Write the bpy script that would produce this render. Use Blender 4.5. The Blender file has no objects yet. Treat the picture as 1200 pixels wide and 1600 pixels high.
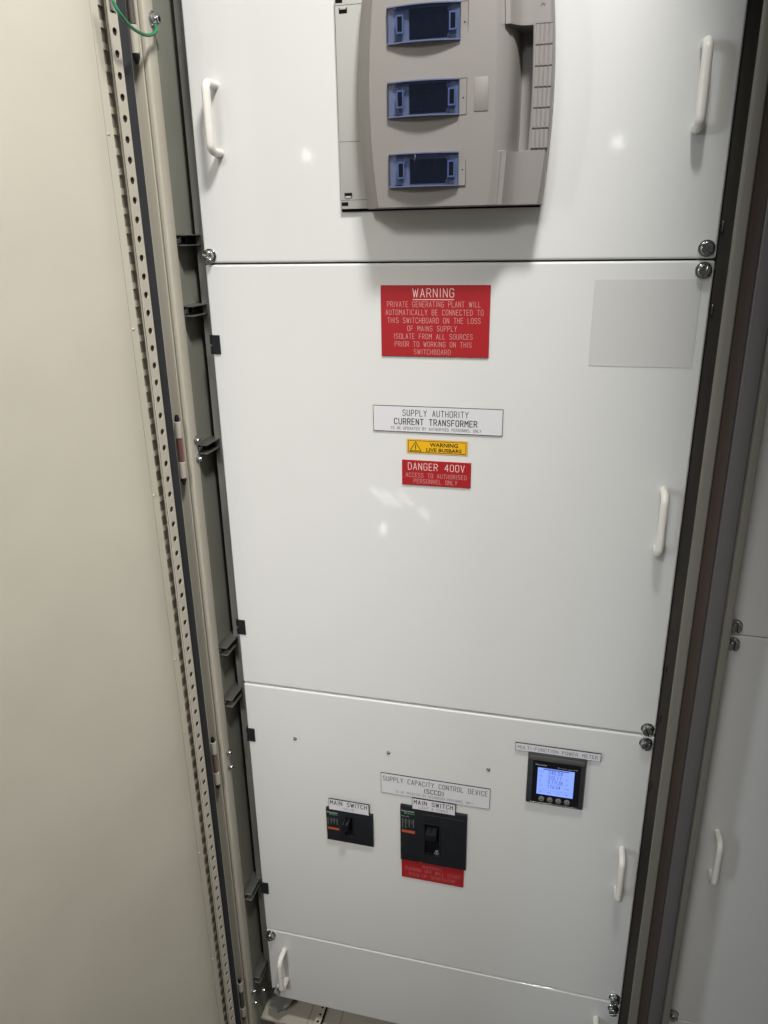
import bpy, bmesh, math, random
from mathutils import Vector, Matrix
random.seed(4)
S = bpy.context.scene
COL = S.collection
# ------------------------------------------------------------------ camera
cam = bpy.data.cameras.new('camera'); camo = bpy.data.objects.new('camera', cam); COL.objects.link(camo)
r_ = Vector((0.9697, 0.2437, -0.0159)); u_ = Vector((-0.0687, 0.3348, 0.9398)); f_ = Vector((-0.2344, 0.9102, -0.3414))
m = Matrix((r_, u_, -f_)).transposed().to_4x4()
m.translation = Vector((0.5018, -0.9909, 0.0296))
camo.matrix_world = m
cam.sensor_fit = 'VERTICAL'; cam.sensor_height = 32.0; cam.sensor_width = 24.0
cam.lens = 1178.6/1600*32.0
cam.clip_start = 0.02; cam.clip_end = 100
S.camera = camo
# ------------------------------------------------------------------ world and lamps
w = bpy.data.worlds.new('World'); S.world = w; w.use_nodes = True
bg = w.node_tree.nodes['Background']
bg.inputs[0].default_value = (0.80, 0.78, 0.72, 1); bg.inputs[1].default_value = 0.105
def lamp(name, loc, target, size, power, col, size_y=None):
    l = bpy.data.lights.new(name, 'AREA'); l.energy = power; l.color = col
    l.shape = 'RECTANGLE'; l.size = size; l.size_y = size_y or size
    o = bpy.data.objects.new(name, l); COL.objects.link(o); o.location = loc
    o.rotation_euler = (Vector(target)-Vector(loc)).to_track_quat('-Z', 'Y').to_euler()
    return o
lamp('ceiling_lamp', (0.56, -0.62, 1.10), (0.25, -0.20, -0.4), 0.20, 18.5, (1.0, 0.982, 0.95), 0.14)
lamp('added_fill', (-0.05, -2.3, 1.15), (0.02, 0, -0.60), 0.5, 2.15, (1.0, 0.985, 0.95), 0.5).data.spread = math.radians(37)  # added fill for the middle and lower panels, source unseen
lamp('room_lamp', (-3.1, -3.7, 0.45), (0.6, 0, -0.6), 0.50, 34.0, (0.80, 0.90, 1.0))
lamp('added_fill', (1.9, -1.7, 1.0), (0.0, 0, -0.3), 0.9, 2.2, (1.0, 0.93, 0.84))  # added soft fill from the right, no known lamp there
lamp('far_lamp', (-2.90, -8.71, 1.0), (0.15, 0, 0.12), 0.12, 0.35, (1, 0.98, 0.94))
lamp('far_lamp', (0.78, -8.75, 1.0), (0.53, 0, 0.12), 0.12, 0.35, (1, 0.98, 0.94))
for lx, lz, ls, ly, lp, la in ((-0.300, -1.035, 0.026, 0.105, 0.10, 45), (-0.245, -1.045, 0.026, 0.105, 0.10, 45), (-0.185, -1.040, 0.022, 0.090, 0.07, 45), (-0.100, -1.105, 0.030, 0.055, 0.06, 45), (-0.285, -1.190, 0.040, 0.045, 0.12, 0), (-0.62, -0.92, 0.03, 0.04, 0.012, 0), (-0.54, -0.93, 0.03, 0.03, 0.010, 0)):
    o = lamp('added_glint_light', (lx, -2.05, lz), (lx+0.5, 0, lz+0.7), ls*0.6, lp*0.26, (1, 0.99, 0.97), ly)  # added lights for the panel glints, not lamps of the room
    o.rotation_euler.rotate_axis('Z', math.radians(la))
S.view_settings.view_transform = 'Standard'; S.view_settings.look = 'None'
S.view_settings.exposure = 0.16; S.view_settings.gamma = 1.0
S.render.engine = 'CYCLES'
# ------------------------------------------------------------------ materials
MATS = {}
def mat(name, col, rough=0.5, metal=0.0, bump=0.0, bscale=400, coat=0.0, var=0.0, vscale=6, spec=0.5, emit=None, es=1.0, aniso=None):
    if name in MATS: return MATS[name]
    mt = bpy.data.materials.new(name); mt.use_nodes = True; nt = mt.node_tree; b = nt.nodes['Principled BSDF']
    b.inputs['Base Color'].default_value = (*col, 1); b.inputs['Roughness'].default_value = rough
    b.inputs['Metallic'].default_value = metal; b.inputs['Coat Weight'].default_value = coat
    b.inputs['Coat Roughness'].default_value = 0.06
    b.inputs['Specular IOR Level'].default_value = spec
    tc = nt.nodes.new('ShaderNodeTexCoord')
    if var:
        n = nt.nodes.new('ShaderNodeTexNoise'); n.inputs['Scale'].default_value = vscale; n.inputs['Detail'].default_value = 6
        mp = nt.nodes.new('ShaderNodeMapping')
        if aniso: mp.inputs['Scale'].default_value = aniso
        nt.links.new(tc.outputs['Object'], mp.inputs['Vector']); nt.links.new(mp.outputs[0], n.inputs['Vector'])
        cr = nt.nodes.new('ShaderNodeValToRGB')
        cr.color_ramp.elements[0].position = 0.3; cr.color_ramp.elements[1].position = 0.7
        cr.color_ramp.elements[0].color = (*[c*(1-var) for c in col], 1); cr.color_ramp.elements[1].color = (*[min(1, c*(1+var)) for c in col], 1)
        nt.links.new(n.outputs['Fac'], cr.inputs['Fac']); nt.links.new(cr.outputs['Color'], b.inputs['Base Color'])
        mr = nt.nodes.new('ShaderNodeMapRange'); mr.inputs['To Min'].default_value = rough*0.85; mr.inputs['To Max'].default_value = min(1, rough*1.2)
        nt.links.new(n.outputs['Fac'], mr.inputs['Value']); nt.links.new(mr.outputs[0], b.inputs['Roughness'])
    if bump:
        n2 = nt.nodes.new('ShaderNodeTexNoise'); n2.inputs['Scale'].default_value = bscale; n2.inputs['Detail'].default_value = 2
        bp = nt.nodes.new('ShaderNodeBump'); bp.inputs['Strength'].default_value = bump; bp.inputs['Distance'].default_value = 0.0006
        nt.links.new(tc.outputs['Object'], n2.inputs['Vector']); nt.links.new(n2.outputs['Fac'], bp.inputs['Height'])
        nt.links.new(bp.outputs[0], b.inputs['Normal'])
        if coat: nt.links.new(bp.outputs[0], b.inputs['Coat Normal'])
    if name == 'white_powder_coat':
        n3 = nt.nodes.new('ShaderNodeTexNoise'); n3.inputs['Scale'].default_value = 9; n3.inputs['Detail'].default_value = 7; n3.inputs['Roughness'].default_value = 0.65
        m3 = nt.nodes.new('ShaderNodeMapRange'); m3.inputs['From Min'].default_value = 0.35; m3.inputs['From Max'].default_value = 0.7
        m3.inputs['To Min'].default_value = 0.02; m3.inputs['To Max'].default_value = 0.05
        nt.links.new(tc.outputs['Object'], n3.inputs['Vector']); nt.links.new(n3.outputs['Fac'], m3.inputs['Value']); nt.links.new(m3.outputs[0], b.inputs['Coat Roughness'])
    if emit:
        b.inputs['Emission Color'].default_value = (*emit, 1); b.inputs['Emission Strength'].default_value = es
    MATS[name] = mt
    return mt
white_powder = mat('white_powder_coat', (0.72, 0.723, 0.712), 0.38, bump=0.032, bscale=300, var=0.02, vscale=3, coat=0.9, spec=0.3)
beige_paint = mat('beige_textured_paint', (0.66, 0.622, 0.522), 0.50, bump=0.22, bscale=380, var=0.045, vscale=5)
frame_paint = mat('frame_beige_paint', (0.51, 0.475, 0.395), 0.42, bump=0.12, bscale=500, var=0.06, vscale=9, aniso=(1, 1, 0.2))
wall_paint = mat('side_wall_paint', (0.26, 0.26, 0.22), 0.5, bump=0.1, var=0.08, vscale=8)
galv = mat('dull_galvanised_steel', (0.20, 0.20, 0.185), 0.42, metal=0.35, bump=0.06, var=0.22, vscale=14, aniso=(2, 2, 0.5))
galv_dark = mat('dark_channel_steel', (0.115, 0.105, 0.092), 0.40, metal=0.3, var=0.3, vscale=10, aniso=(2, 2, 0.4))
zinc = mat('zinc_steel', (0.50, 0.51, 0.52), 0.24, metal=1.0, var=0.12, vscale=120)
chrome = mat('chrome_screw_metal', (0.45, 0.46, 0.46), 0.16, metal=1.0, var=0.15, vscale=150)
rubber = mat('black_foam_rubber', (0.022, 0.022, 0.027), 0.75, bump=0.3, bscale=700, var=0.15, vscale=30)
black = mat('black_void', (0.006, 0.006, 0.007), 0.8, spec=0.1)
black_plastic = mat('black_plastic', (0.012, 0.013, 0.016), 0.38, bump=0.05, bscale=800, var=0.1, vscale=40)
face_plastic = mat('breaker_black_plastic', (0.013, 0.0145, 0.018), 0.45, bump=0.08, bscale=900, var=0.12, vscale=30, spec=0.3)
dark_pl = mat('dark_grey_plastic', (0.035, 0.038, 0.043), 0.35, var=0.1, vscale=30)
gloss_black = mat('gloss_black_plastic', (0.006, 0.006, 0.008), 0.10)
grey_abs = mat('warm_grey_moulded_plastic', (0.262, 0.246, 0.232), 0.42, bump=0.12, bscale=900, var=0.015, vscale=8)
pale_abs = mat('pale_grey_plastic', (0.44, 0.44, 0.42), 0.42, bump=0.06, bscale=600)
handle_white = mat('white_handle_plastic', (0.82, 0.80, 0.74), 0.28, bump=0.06, bscale=300)
red_lam = mat('red_engraving_laminate', (0.37, 0.013, 0.018), 0.42, bump=0.04, bscale=900)
white_lam = mat('white_engraving_laminate', (0.70, 0.69, 0.73), 0.42)
lam_core = mat('black_laminate_core', (0.02, 0.018, 0.018), 0.5)
ink_white = mat('white_engraved_letters', (0.80, 0.62, 0.60), 0.6)
ink_pink = mat('pale_engraved_letters', (0.56, 0.27, 0.26), 0.6)
ink_dim = mat('dull_engraved_letters', (0.46, 0.16, 0.16), 0.6)
ink_black = mat('black_engraved_letters', (0.010, 0.010, 0.012), 0.6, spec=0.2)
ink_grey = mat('grey_engraved_letters', (0.11, 0.11, 0.12), 0.6)
ink_pale = mat('faint_engraved_letters', (0.22, 0.22, 0.23), 0.6)
yellow = mat('yellow_vinyl', (0.80, 0.45, 0.008), 0.4)
yellow_pale = mat('pale_yellow_vinyl_margin', (0.70, 0.42, 0.10), 0.4)
blank_white = mat('blank_white_vinyl', (0.615, 0.612, 0.60), 0.55)
print_white = mat('white_print', (0.42, 0.44, 0.44), 0.5)
print_grey = mat('grey_print', (0.10, 0.105, 0.105), 0.5)
print_green = mat('green_print', (0.10, 0.42, 0.20), 0.5)
print_orange = mat('orange_print', (0.45, 0.085, 0.035), 0.5)
red_mark = mat('red_marker_plastic', (0.35, 0.03, 0.02), 0.4)
blue_clip = mat('blue_clip_plastic', (0.06, 0.10, 0.26), 0.18)
screen_mat = mat('lit_blue_lcd', (0.05, 0.08, 0.2), 0.2, emit=(0.24, 0.36, 0.98), es=0.95)
digit_mat = mat('dark_lcd_segments', (0.03, 0.05, 0.16), 0.4, emit=(0.07, 0.12, 0.45), es=0.6)
green_pvc = mat('green_pvc_wire', (0.018, 0.19, 0.085), 0.35)
hinge_red = mat('reddish_hinge_shaft', (0.20, 0.085, 0.075), 0.4)
hinge_brown = mat('brown_hinge_shaft', (0.20, 0.13, 0.09), 0.4)
brown_groove = mat('brown_joint_strip', (0.075, 0.055, 0.045), 0.5, var=0.2, vscale=8, aniso=(1, 1, .2))
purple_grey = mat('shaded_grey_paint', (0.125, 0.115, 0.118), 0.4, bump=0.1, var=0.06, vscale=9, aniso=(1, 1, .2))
shaded_frame = mat('shaded_frame_paint', (0.17, 0.16, 0.138), 0.45, bump=0.12, var=0.06, vscale=9, aniso=(1, 1, .2))  # frame beige darkened, the right side's shade is in the colour
# tinted transparent blue
tint = bpy.data.materials.new('tinted_blue_plastic'); tint.use_nodes = True
nt = tint.node_tree; nt.nodes.clear()
out = nt.nodes.new('ShaderNodeOutputMaterial'); mx = nt.nodes.new('ShaderNodeMixShader'); mx2 = nt.nodes.new('ShaderNodeMixShader')
tr = nt.nodes.new('ShaderNodeBsdfTransparent'); tr.inputs[0].default_value = (0.50, 0.56, 0.76, 1)
df = nt.nodes.new('ShaderNodeBsdfDiffuse'); df.inputs[0].default_value = (0.06, 0.09, 0.20, 1)
gl = nt.nodes.new('ShaderNodeBsdfGlossy'); gl.inputs['Roughness'].default_value = 0.05
lw = nt.nodes.new('ShaderNodeLayerWeight'); lw.inputs['Blend'].default_value = 0.5
pw = nt.nodes.new('ShaderNodeMath'); pw.operation = 'POWER'; pw.inputs[1].default_value = 4.0; nt.links.new(lw.outputs['Facing'], pw.inputs[0])
fr = nt.nodes.new('ShaderNodeMath'); fr.operation = 'MULTIPLY_ADD'; fr.inputs[1].default_value = 0.6; fr.inputs[2].default_value = 0.05; nt.links.new(pw.outputs[0], fr.inputs[0])
mx.inputs[0].default_value = 0.07
nt.links.new(tr.outputs[0], mx.inputs[1]); nt.links.new(df.outputs[0], mx.inputs[2])
nt.links.new(fr.outputs[0], mx2.inputs[0]); nt.links.new(mx.outputs[0], mx2.inputs[1]); nt.links.new(gl.outputs[0], mx2.inputs[2])
nt.links.new(mx2.outputs[0], out.inputs[0])
edge_blue = mat('blue_edge_plastic', (0.13, 0.155, 0.26), 0.15)
# ------------------------------------------------------------------ mesh helpers
class MB:
    def __init__(s): s.bm = bmesh.new()
    def box(s, x0, x1, y0, y1, z0, z1, bev=0, seg=2, M=None):
        b = bmesh.new()
        vs = [b.verts.new((x, y, z)) for x in (x0, x1) for y in (y0, y1) for z in (z0, z1)]
        for f in ((0, 1, 3, 2), (4, 6, 7, 5), (0, 4, 5, 1), (2, 3, 7, 6), (0, 2, 6, 4), (1, 5, 7, 3)): b.faces.new([vs[i] for i in f])
        bmesh.ops.recalc_face_normals(b, faces=b.faces)
        if bev: bmesh.ops.bevel(b, geom=list(b.edges), offset=bev, segments=seg, profile=0.5, affect='EDGES')
        if M is not None: b.transform(M)
        s.add(b); return s
    def add(s, b):
        me = bpy.data.meshes.new('t'); b.to_mesh(me); b.free(); s.bm.from_mesh(me); bpy.data.meshes.remove(me)
    def prism(s, pts, y0, y1, M=None, bev=0):
        """polygon in x,z extruded along y"""
        b = bmesh.new()
        a = [b.verts.new((x, y0, z)) for x, z in pts]; c = [b.verts.new((x, y1, z)) for x, z in pts]
        b.faces.new(a); b.faces.new(c[::-1]); n = len(pts)
        for i in range(n): b.faces.new((a[i], c[i], c[(i+1) % n], a[(i+1) % n]))
        bmesh.ops.recalc_face_normals(b, faces=b.faces)
        if bev: bmesh.ops.bevel(b, geom=list(b.edges), offset=bev, segments=2, profile=0.5, affect='EDGES')
        if M is not None: b.transform(M)
        s.add(b); return s
    def cprism(s, pts, z0, z1, bev=0):
        """polygon in x,y extruded along z"""
        b = bmesh.new()
        a = [b.verts.new((x, y, z0)) for x, y in pts]; c = [b.verts.new((x, y, z1)) for x, y in pts]
        b.faces.new(a); b.faces.new(c[::-1]); n = len(pts)
        side = []
        for i in range(n): b.faces.new((a[i], c[i], c[(i+1) % n], a[(i+1) % n]))
        bmesh.ops.recalc_face_normals(b, faces=b.faces)
        if bev:
            es = [e for e in b.edges if abs(e.verts[0].co.z-e.verts[1].co.z) > 1e-6]
            bmesh.ops.bevel(b, geom=es, offset=bev, segments=3, profile=0.5, affect='EDGES')
        s.add(b); return s
    def lathe(s, prof, n=24, M=None):
        """profile (r, h) revolved about +Z, then M"""
        b = bmesh.new(); rings = []
        for r, h in prof:
            rings.append([b.verts.new((r*math.cos(2*math.pi*i/n), r*math.sin(2*math.pi*i/n), h)) for i in range(n)])
        for k in range(len(rings)-1):
            for i in range(n): b.faces.new((rings[k][i], rings[k][(i+1) % n], rings[k+1][(i+1) % n], rings[k+1][i]))
        b.faces.new(rings[0][::-1]); b.faces.new(rings[-1])
        bmesh.ops.recalc_face_normals(b, faces=b.faces)
        if M is not None: b.transform(M)
        s.add(b); return s
    def tube(s, pts, r, n=14):
        b = bmesh.new(); P = [Vector(p) for p in pts]; rings = []
        t0 = (P[1]-P[0]).normalized(); up = Vector((0, 0, 1)) if abs(t0.z) < .9 else Vector((1, 0, 0))
        a = t0.cross(up).normalized()
        for i, p in enumerate(P):
            t = ((P[min(i+1, len(P)-1)]-P[max(i-1, 0)])).normalized()
            a = (a-t*a.dot(t)).normalized(); c = t.cross(a)
            rings.append([b.verts.new(p+(a*math.cos(2*math.pi*k/n)+c*math.sin(2*math.pi*k/n))*r) for k in range(n)])
        for k in range(len(rings)-1):
            for i in range(n): b.faces.new((rings[k][i], rings[k][(i+1) % n], rings[k+1][(i+1) % n], rings[k+1][i]))
        b.faces.new(rings[0][::-1]); b.faces.new(rings[-1])
        bmesh.ops.recalc_face_normals(b, faces=b.faces)
        s.add(b); return s
    def build(s, name, m, parent=None, smooth=None):
        me = bpy.data.meshes.new(name); s.bm.to_mesh(me); s.bm.free()
        me.materials.append(m); o = bpy.data.objects.new(name, me); COL.objects.link(o)
        if smooth is None: smooth = 0.6
        if smooth:
            for p in me.polygons: p.use_smooth = True
            me.set_sharp_from_angle(angle=smooth)
        if parent: o.parent = parent
        return o
def tag(o, label=None, cat=None, group=None, kind=None):
    if label: o['label'] = label
    if cat: o['category'] = cat
    if group: o['group'] = group
    if kind: o['kind'] = kind
    return o
def empty(name, loc, label, cat, group=None):
    o = bpy.data.objects.new(name, None); COL.objects.link(o); o.location = loc; o.empty_display_size = 0.02
    return tag(o, label, cat, group)
def adopt(root):
    """children were modelled in world space: shift them so the Empty can sit at the thing's base"""
    inv = Matrix.Translation(root.location).inverted()
    for o in root.children: o.matrix_parent_inverse = inv
TOFRONT = Matrix.Rotation(math.radians(90), 4, 'X')      # +Z -> -Y
TORIGHT = Matrix.Rotation(math.radians(90), 4, 'Y')      # +Z -> +X
# ------------------------------------------------------------------ single-line engraving font
def arc(cx, cy, rx, ry, a0, a1, n=6):
    return [(cx+rx*math.cos(math.radians(a0+(a1-a0)*i/n)), cy+ry*math.sin(math.radians(a0+(a1-a0)*i/n))) for i in range(n+1)]
H = 6.0; WD = 3.4
def rrect(w=WD, h=H, r=1.3):
    return [(r, 0)] + arc(w-r, r, r, r, -90, 0, 4) + arc(w-r, h-r, r, r, 0, 90, 4) + arc(r, h-r, r, r, 90, 180, 4) + arc(r, r, r, r, 180, 270, 4)
G = {
 'A': [[(0, 0), (1.7, 6), (3.4, 0)], [(0.6, 2), (2.8, 2)]],
 'B': [[(0, 0), (0, 6), (2.1, 6)] + arc(2.1, 4.6, 1.2, 1.4, 90, -90, 6) + [(0, 3.2)], [(2.1, 3.2)] + arc(2.1, 1.6, 1.4, 1.6, 90, -90, 6) + [(0, 0)]],
 'C': [arc(2.1, 4.6, 1.3, 1.4, 10, 90, 4) + arc(1.3, 4.7, 1.3, 1.3, 90, 180, 4) + arc(1.3, 1.3, 1.3, 1.3, 180, 270, 4) + arc(2.1, 1.4, 1.3, 1.4, -90, -10, 4)],
 'D': [[(0, 0), (0, 6), (1.6, 6)] + arc(1.6, 4.2, 1.8, 1.8, 90, 0, 4) + arc(1.6, 1.8, 1.8, 1.8, 0, -90, 4) + [(0, 0)]],
 'E': [[(3.1, 6), (0, 6), (0, 0), (3.1, 0)], [(0, 3.1), (2.6, 3.1)]],
 'F': [[(3.1, 6), (0, 6), (0, 0)], [(0, 3.1), (2.6, 3.1)]],
 'G': [arc(2.1, 4.6, 1.3, 1.4, 10, 90, 4) + arc(1.3, 4.7, 1.3, 1.3, 90, 180, 4) + arc(1.3, 1.3, 1.3, 1.3, 180, 270, 4) + arc(2.1, 1.3, 1.3, 1.3, -90, 0, 4) + [(3.4, 2.9), (1.9, 2.9)]],
 'H': [[(0, 0), (0, 6)], [(3.3, 0), (3.3, 6)], [(0, 3.1), (3.3, 3.1)]],
 'I': [[(0.5, 0), (0.5, 6)]],
 'J': [[(2.8, 6), (2.8, 1.3)] + arc(1.5, 1.3, 1.3, 1.3, 0, -150, 6)],
 'K': [[(0, 0), (0, 6)], [(3.3, 6), (0, 2.4)], [(1.1, 3.6), (3.4, 0)]],
 'L': [[(0, 6), (0, 0), (3.0, 0)]],
 'M': [[(0, 0), (0, 6), (1.9, 2.6), (3.8, 6), (3.8, 0)]],
 'N': [[(0, 0), (0, 6), (3.3, 0), (3.3, 6)]],
 'O': [rrect()],
 'P': [[(0, 0), (0, 6), (2.0, 6)] + arc(2.0, 4.4, 1.4, 1.6, 90, -90, 6) + [(0, 2.8)]],
 'R': [[(0, 0), (0, 6), (2.0, 6)] + arc(2.0, 4.4, 1.4, 1.6, 90, -90, 6) + [(0, 2.8)], [(1.9, 2.8), (3.4, 0)]],
 'S': [arc(2.0, 4.7, 1.3, 1.3, 15, 90, 4) + arc(1.4, 4.55, 1.4, 1.45, 90, 250, 6) + arc(1.9, 1.55, 1.5, 1.55, 65, -90, 6) + arc(1.3, 1.4, 1.3, 1.4, -90, -165, 4)],
 'T': [[(0, 6), (3.4, 6)], [(1.7, 6), (1.7, 0)]],
 'U': [[(0, 6), (0, 1.5)] + arc(1.5, 1.5, 1.5, 1.5, 180, 270, 4) + arc(1.8, 1.5, 1.5, 1.5, -90, 0, 4) + [(3.3, 6)]],
 'V': [[(0, 6), (1.7, 0), (3.4, 6)]],
 'W': [[(0, 6), (1.1, 0), (2.2, 5.0), (3.3, 0), (4.4, 6)]],
 'Y': [[(0, 6), (1.7, 2.8), (3.4, 6)], [(1.7, 2.8), (1.7, 0)]],
 'X': [[(0, 0), (3.4, 6)], [(0, 6), (3.4, 0)]],
 '0': [rrect()], '8': [arc(1.7, 4.6, 1.4, 1.4, -90, 270, 10), arc(1.7, 1.6, 1.65, 1.6, 90, 450, 10)],
 '1': [[(0.3, 4.8), (1.5, 6), (1.5, 0)]],
 '2': [arc(1.7, 4.4, 1.6, 1.6, 170, -20, 7) + [(0, 0), (3.4, 0)]],
 '3': [arc(1.6, 4.6, 1.5, 1.4, 160, -90, 7) + arc(1.6, 1.6, 1.7, 1.6, 90, -160, 7)],
 '4': [[(2.6, 0), (2.6, 6), (0, 1.8), (3.4, 1.8)]],
 '5': [[(3.1, 6), (0.3, 6), (0.1, 3.3)] + arc(1.6, 1.9, 1.7, 1.9, 110, -160, 8)],
 '6': [[(2.6, 6), (0.3, 2.6)] + arc(1.7, 1.8, 1.7, 1.8, 160, -200, 10)],
 '7': [[(0, 6), (3.3, 6), (1.3, 0)]], '9': [arc(1.7, 4.2, 1.6, 1.8, -20, 340, 10) + [(1.0, 0)]],
 '.': [[(0.4, 0), (0.5, 0.4)]], '-': [[(0.2, 3), (2.4, 3)]],
 '(': [arc(2.2, 3, 1.9, 3.9, 130, 230, 6)], ')': [arc(-0.8, 3, 1.9, 3.9, 50, -50, 6)],
 '&': [[(3.6, 0), (0.7, 4.4)] + arc(1.6, 5.0, 0.95, 1.0, 200, -30, 6) + [(0.4, 2.6)] + arc(1.5, 1.4, 1.4, 1.4, 150, 300, 6) + [(3.4, 2.6)]],
}
ADV = {'I': 1.0, 'M': 3.8, 'W': 4.4, '.': 0.9, '-': 2.6, '(': 1.2, ')': 1.2, ' ': 3.6, 'E': 3.1, 'F': 3.1, 'L': 3.0}
GAP = 2.0
def text_width(t, gap=2.0): return sum(ADV.get(c, 3.4)+gap for c in t)-gap
def ribbon(bm, pts, w, y):
    cut = [0]
    for i in range(1, len(pts)-1):
        a = Vector(pts[i])-Vector(pts[i-1]); b = Vector(pts[i+1])-Vector(pts[i])
        if a.length > 1e-7 and b.length > 1e-7 and a.normalized().dot(b.normalized()) < 0.1: cut.append(i)
    cut.append(len(pts)-1)
    if len(cut) > 2:
        for k, (i, j) in enumerate(zip(cut, cut[1:])): ribbon(bm, pts[i:j+1], w, y-0.000004*k)
        return
    P = [Vector((p[0], 0, p[1])) for p in pts]; Q = [P[0]]
    for p in P[1:]:
        if (p-Q[-1]).length > 1e-7: Q.append(p)
    P = Q
    if len(P) < 2: return
    closed = (P[0]-P[-1]).length < 1e-6
    d0 = (P[1]-P[0]).normalized(); d1 = (P[-1]-P[-2]).normalized()
    if not closed: P[0] = P[0]-d0*w*0.4; P[-1] = P[-1]+d1*w*0.4
    L, R = [], []
    for i, p in enumerate(P):
        if closed and i in (0, len(P)-1): a = (P[-1]-P[-2]).normalized(); b = (P[1]-P[0]).normalized()
        else:
            a = (P[i]-P[i-1]).normalized() if i else (P[1]-P[0]).normalized()
            b = (P[i+1]-P[i]).normalized() if i < len(P)-1 else a
        t = a+b
        t = t.normalized() if t.length > 0.2 else a
        n = Vector((-t.z, 0, t.x)); c = max(0.8, n.dot(Vector((-a.z, 0, a.x))))
        L.append(bm.verts.new((p.x+n.x*w/2/c, y, p.z+n.z*w/2/c))); R.append(bm.verts.new((p.x-n.x*w/2/c, y, p.z-n.z*w/2/c)))
    for i in range(len(P)-1):
        try: bm.faces.new((R[i], R[i+1], L[i+1], L[i]))
        except ValueError: pass
def lettering(lines, y, m, parent, name='lettering'):
    """lines: (text, x0, x1, baseline z, cap height, stroke)"""
    mb = MB(); k = 0
    for t, x0, x1, z, h, st in lines:
        gx = (x1-x0)/text_width(t); gz = h/6.0; x = x0
        for c in t:
            for stroke in G.get(c, []):
                k += 1
                ribbon(mb.bm, [(x+p[0]*gx, z+p[1]*gz) for p in stroke], st, y-0.000012*(k % 5))
            x += (ADV.get(c, 3.4)+GAP)*gx
    return mb.build(name, m, parent, smooth=0)
def font_text(t, x0, x1, z, h, y, m, parent, name, bold=0.0, shear=0.0):
    c = bpy.data.curves.new('font', 'FONT'); c.body = t; c.size = 1; c.offset = bold; c.shear = shear; c.resolution_u = 3
    o = bpy.data.objects.new('tmp_font', c); COL.objects.link(o); bpy.context.view_layer.update()
    me = bpy.data.meshes.new_from_object(o.evaluated_get(bpy.context.evaluated_depsgraph_get()))
    bpy.data.objects.remove(o); bpy.data.curves.remove(c)
    xs = [v.co.x for v in me.vertices]; a, b = min(xs), max(xs)
    for v in me.vertices: v.co = Vector((x0+(v.co.x-a)/(b-a)*(x1-x0), y, z+v.co.y/0.70*h))
    me.materials.clear(); me.materials.append(m)
    n = bpy.data.objects.new(name, me); COL.objects.link(n); n.parent = parent
    return n
# ================================================================== SWITCHBOARD CABINET
ZB, ZT = -1.56, 0.62
cab = empty('switchboard_cabinet', (0.33, 0.10, ZB), 'beige steel switchboard cabinet whose frame surrounds the four white cover panels', 'cabinet')
# left: outer lip, post, side wall, mullion
MB().cprism([(-0.052, -0.052), (-0.0312, -0.052), (-0.0312, -0.049), (-0.049, -0.049), (-0.049, 0.0), (-0.052, 0.0)], ZB, ZT, bev=0.0012).build('door_frame_lip', frame_paint, cab)
MB().cprism([(-0.0345, -0.0465), (-0.0250, -0.0465), (-0.0250, -0.0230), (-0.0345, -0.0230)], ZB, ZT, bev=0.0028).build('frame_post', frame_paint, cab)
MB().box(-0.0490, -0.0352, -0.030, -0.027, ZB, ZT).build('seal_channel', galv_dark, cab)
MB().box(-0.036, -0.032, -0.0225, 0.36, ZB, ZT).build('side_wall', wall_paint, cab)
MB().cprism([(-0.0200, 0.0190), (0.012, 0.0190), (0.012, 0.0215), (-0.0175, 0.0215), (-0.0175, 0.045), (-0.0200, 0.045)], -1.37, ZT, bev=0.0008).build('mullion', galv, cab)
# right: mullion, post, joint, neighbour side
MB().cprism([(0.640, 0.0190), (0.6720, 0.0190), (0.6720, 0.045), (0.6695, 0.045), (0.6695, 0.0215), (0.640, 0.0215)], -1.37, ZT, bev=0.0008).build('mullion', galv_dark, cab)  # darker steel than the left mullion, the post's shade put into the colour
MB().cprism([(0.6575, -0.0540), (0.6700, -0.0560), (0.6700, -0.0460), (0.6605, -0.0460), (0.6605, -0.0420), (0.6575, -0.0420)], ZB, ZT, bev=0.0022).build('frame_post', shaded_frame, cab)
MB().box(0.6612, 0.6858, -0.0440, -0.0380, ZB, ZT).build('joint_strip', brown_groove, cab)
MB().box(0.676, 0.680, 0.012, 0.36, ZB, ZT).build('side_wall', galv_dark, cab)
MB().box(-0.03, 0.675, 0.36, 0.364, ZB, ZT).build('back_wall', galv_dark, cab)
MB().box(-0.03, 0.675, 0.0, 0.355, -1.4600, -1.4560).build('base_plate', frame_paint, cab)
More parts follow.
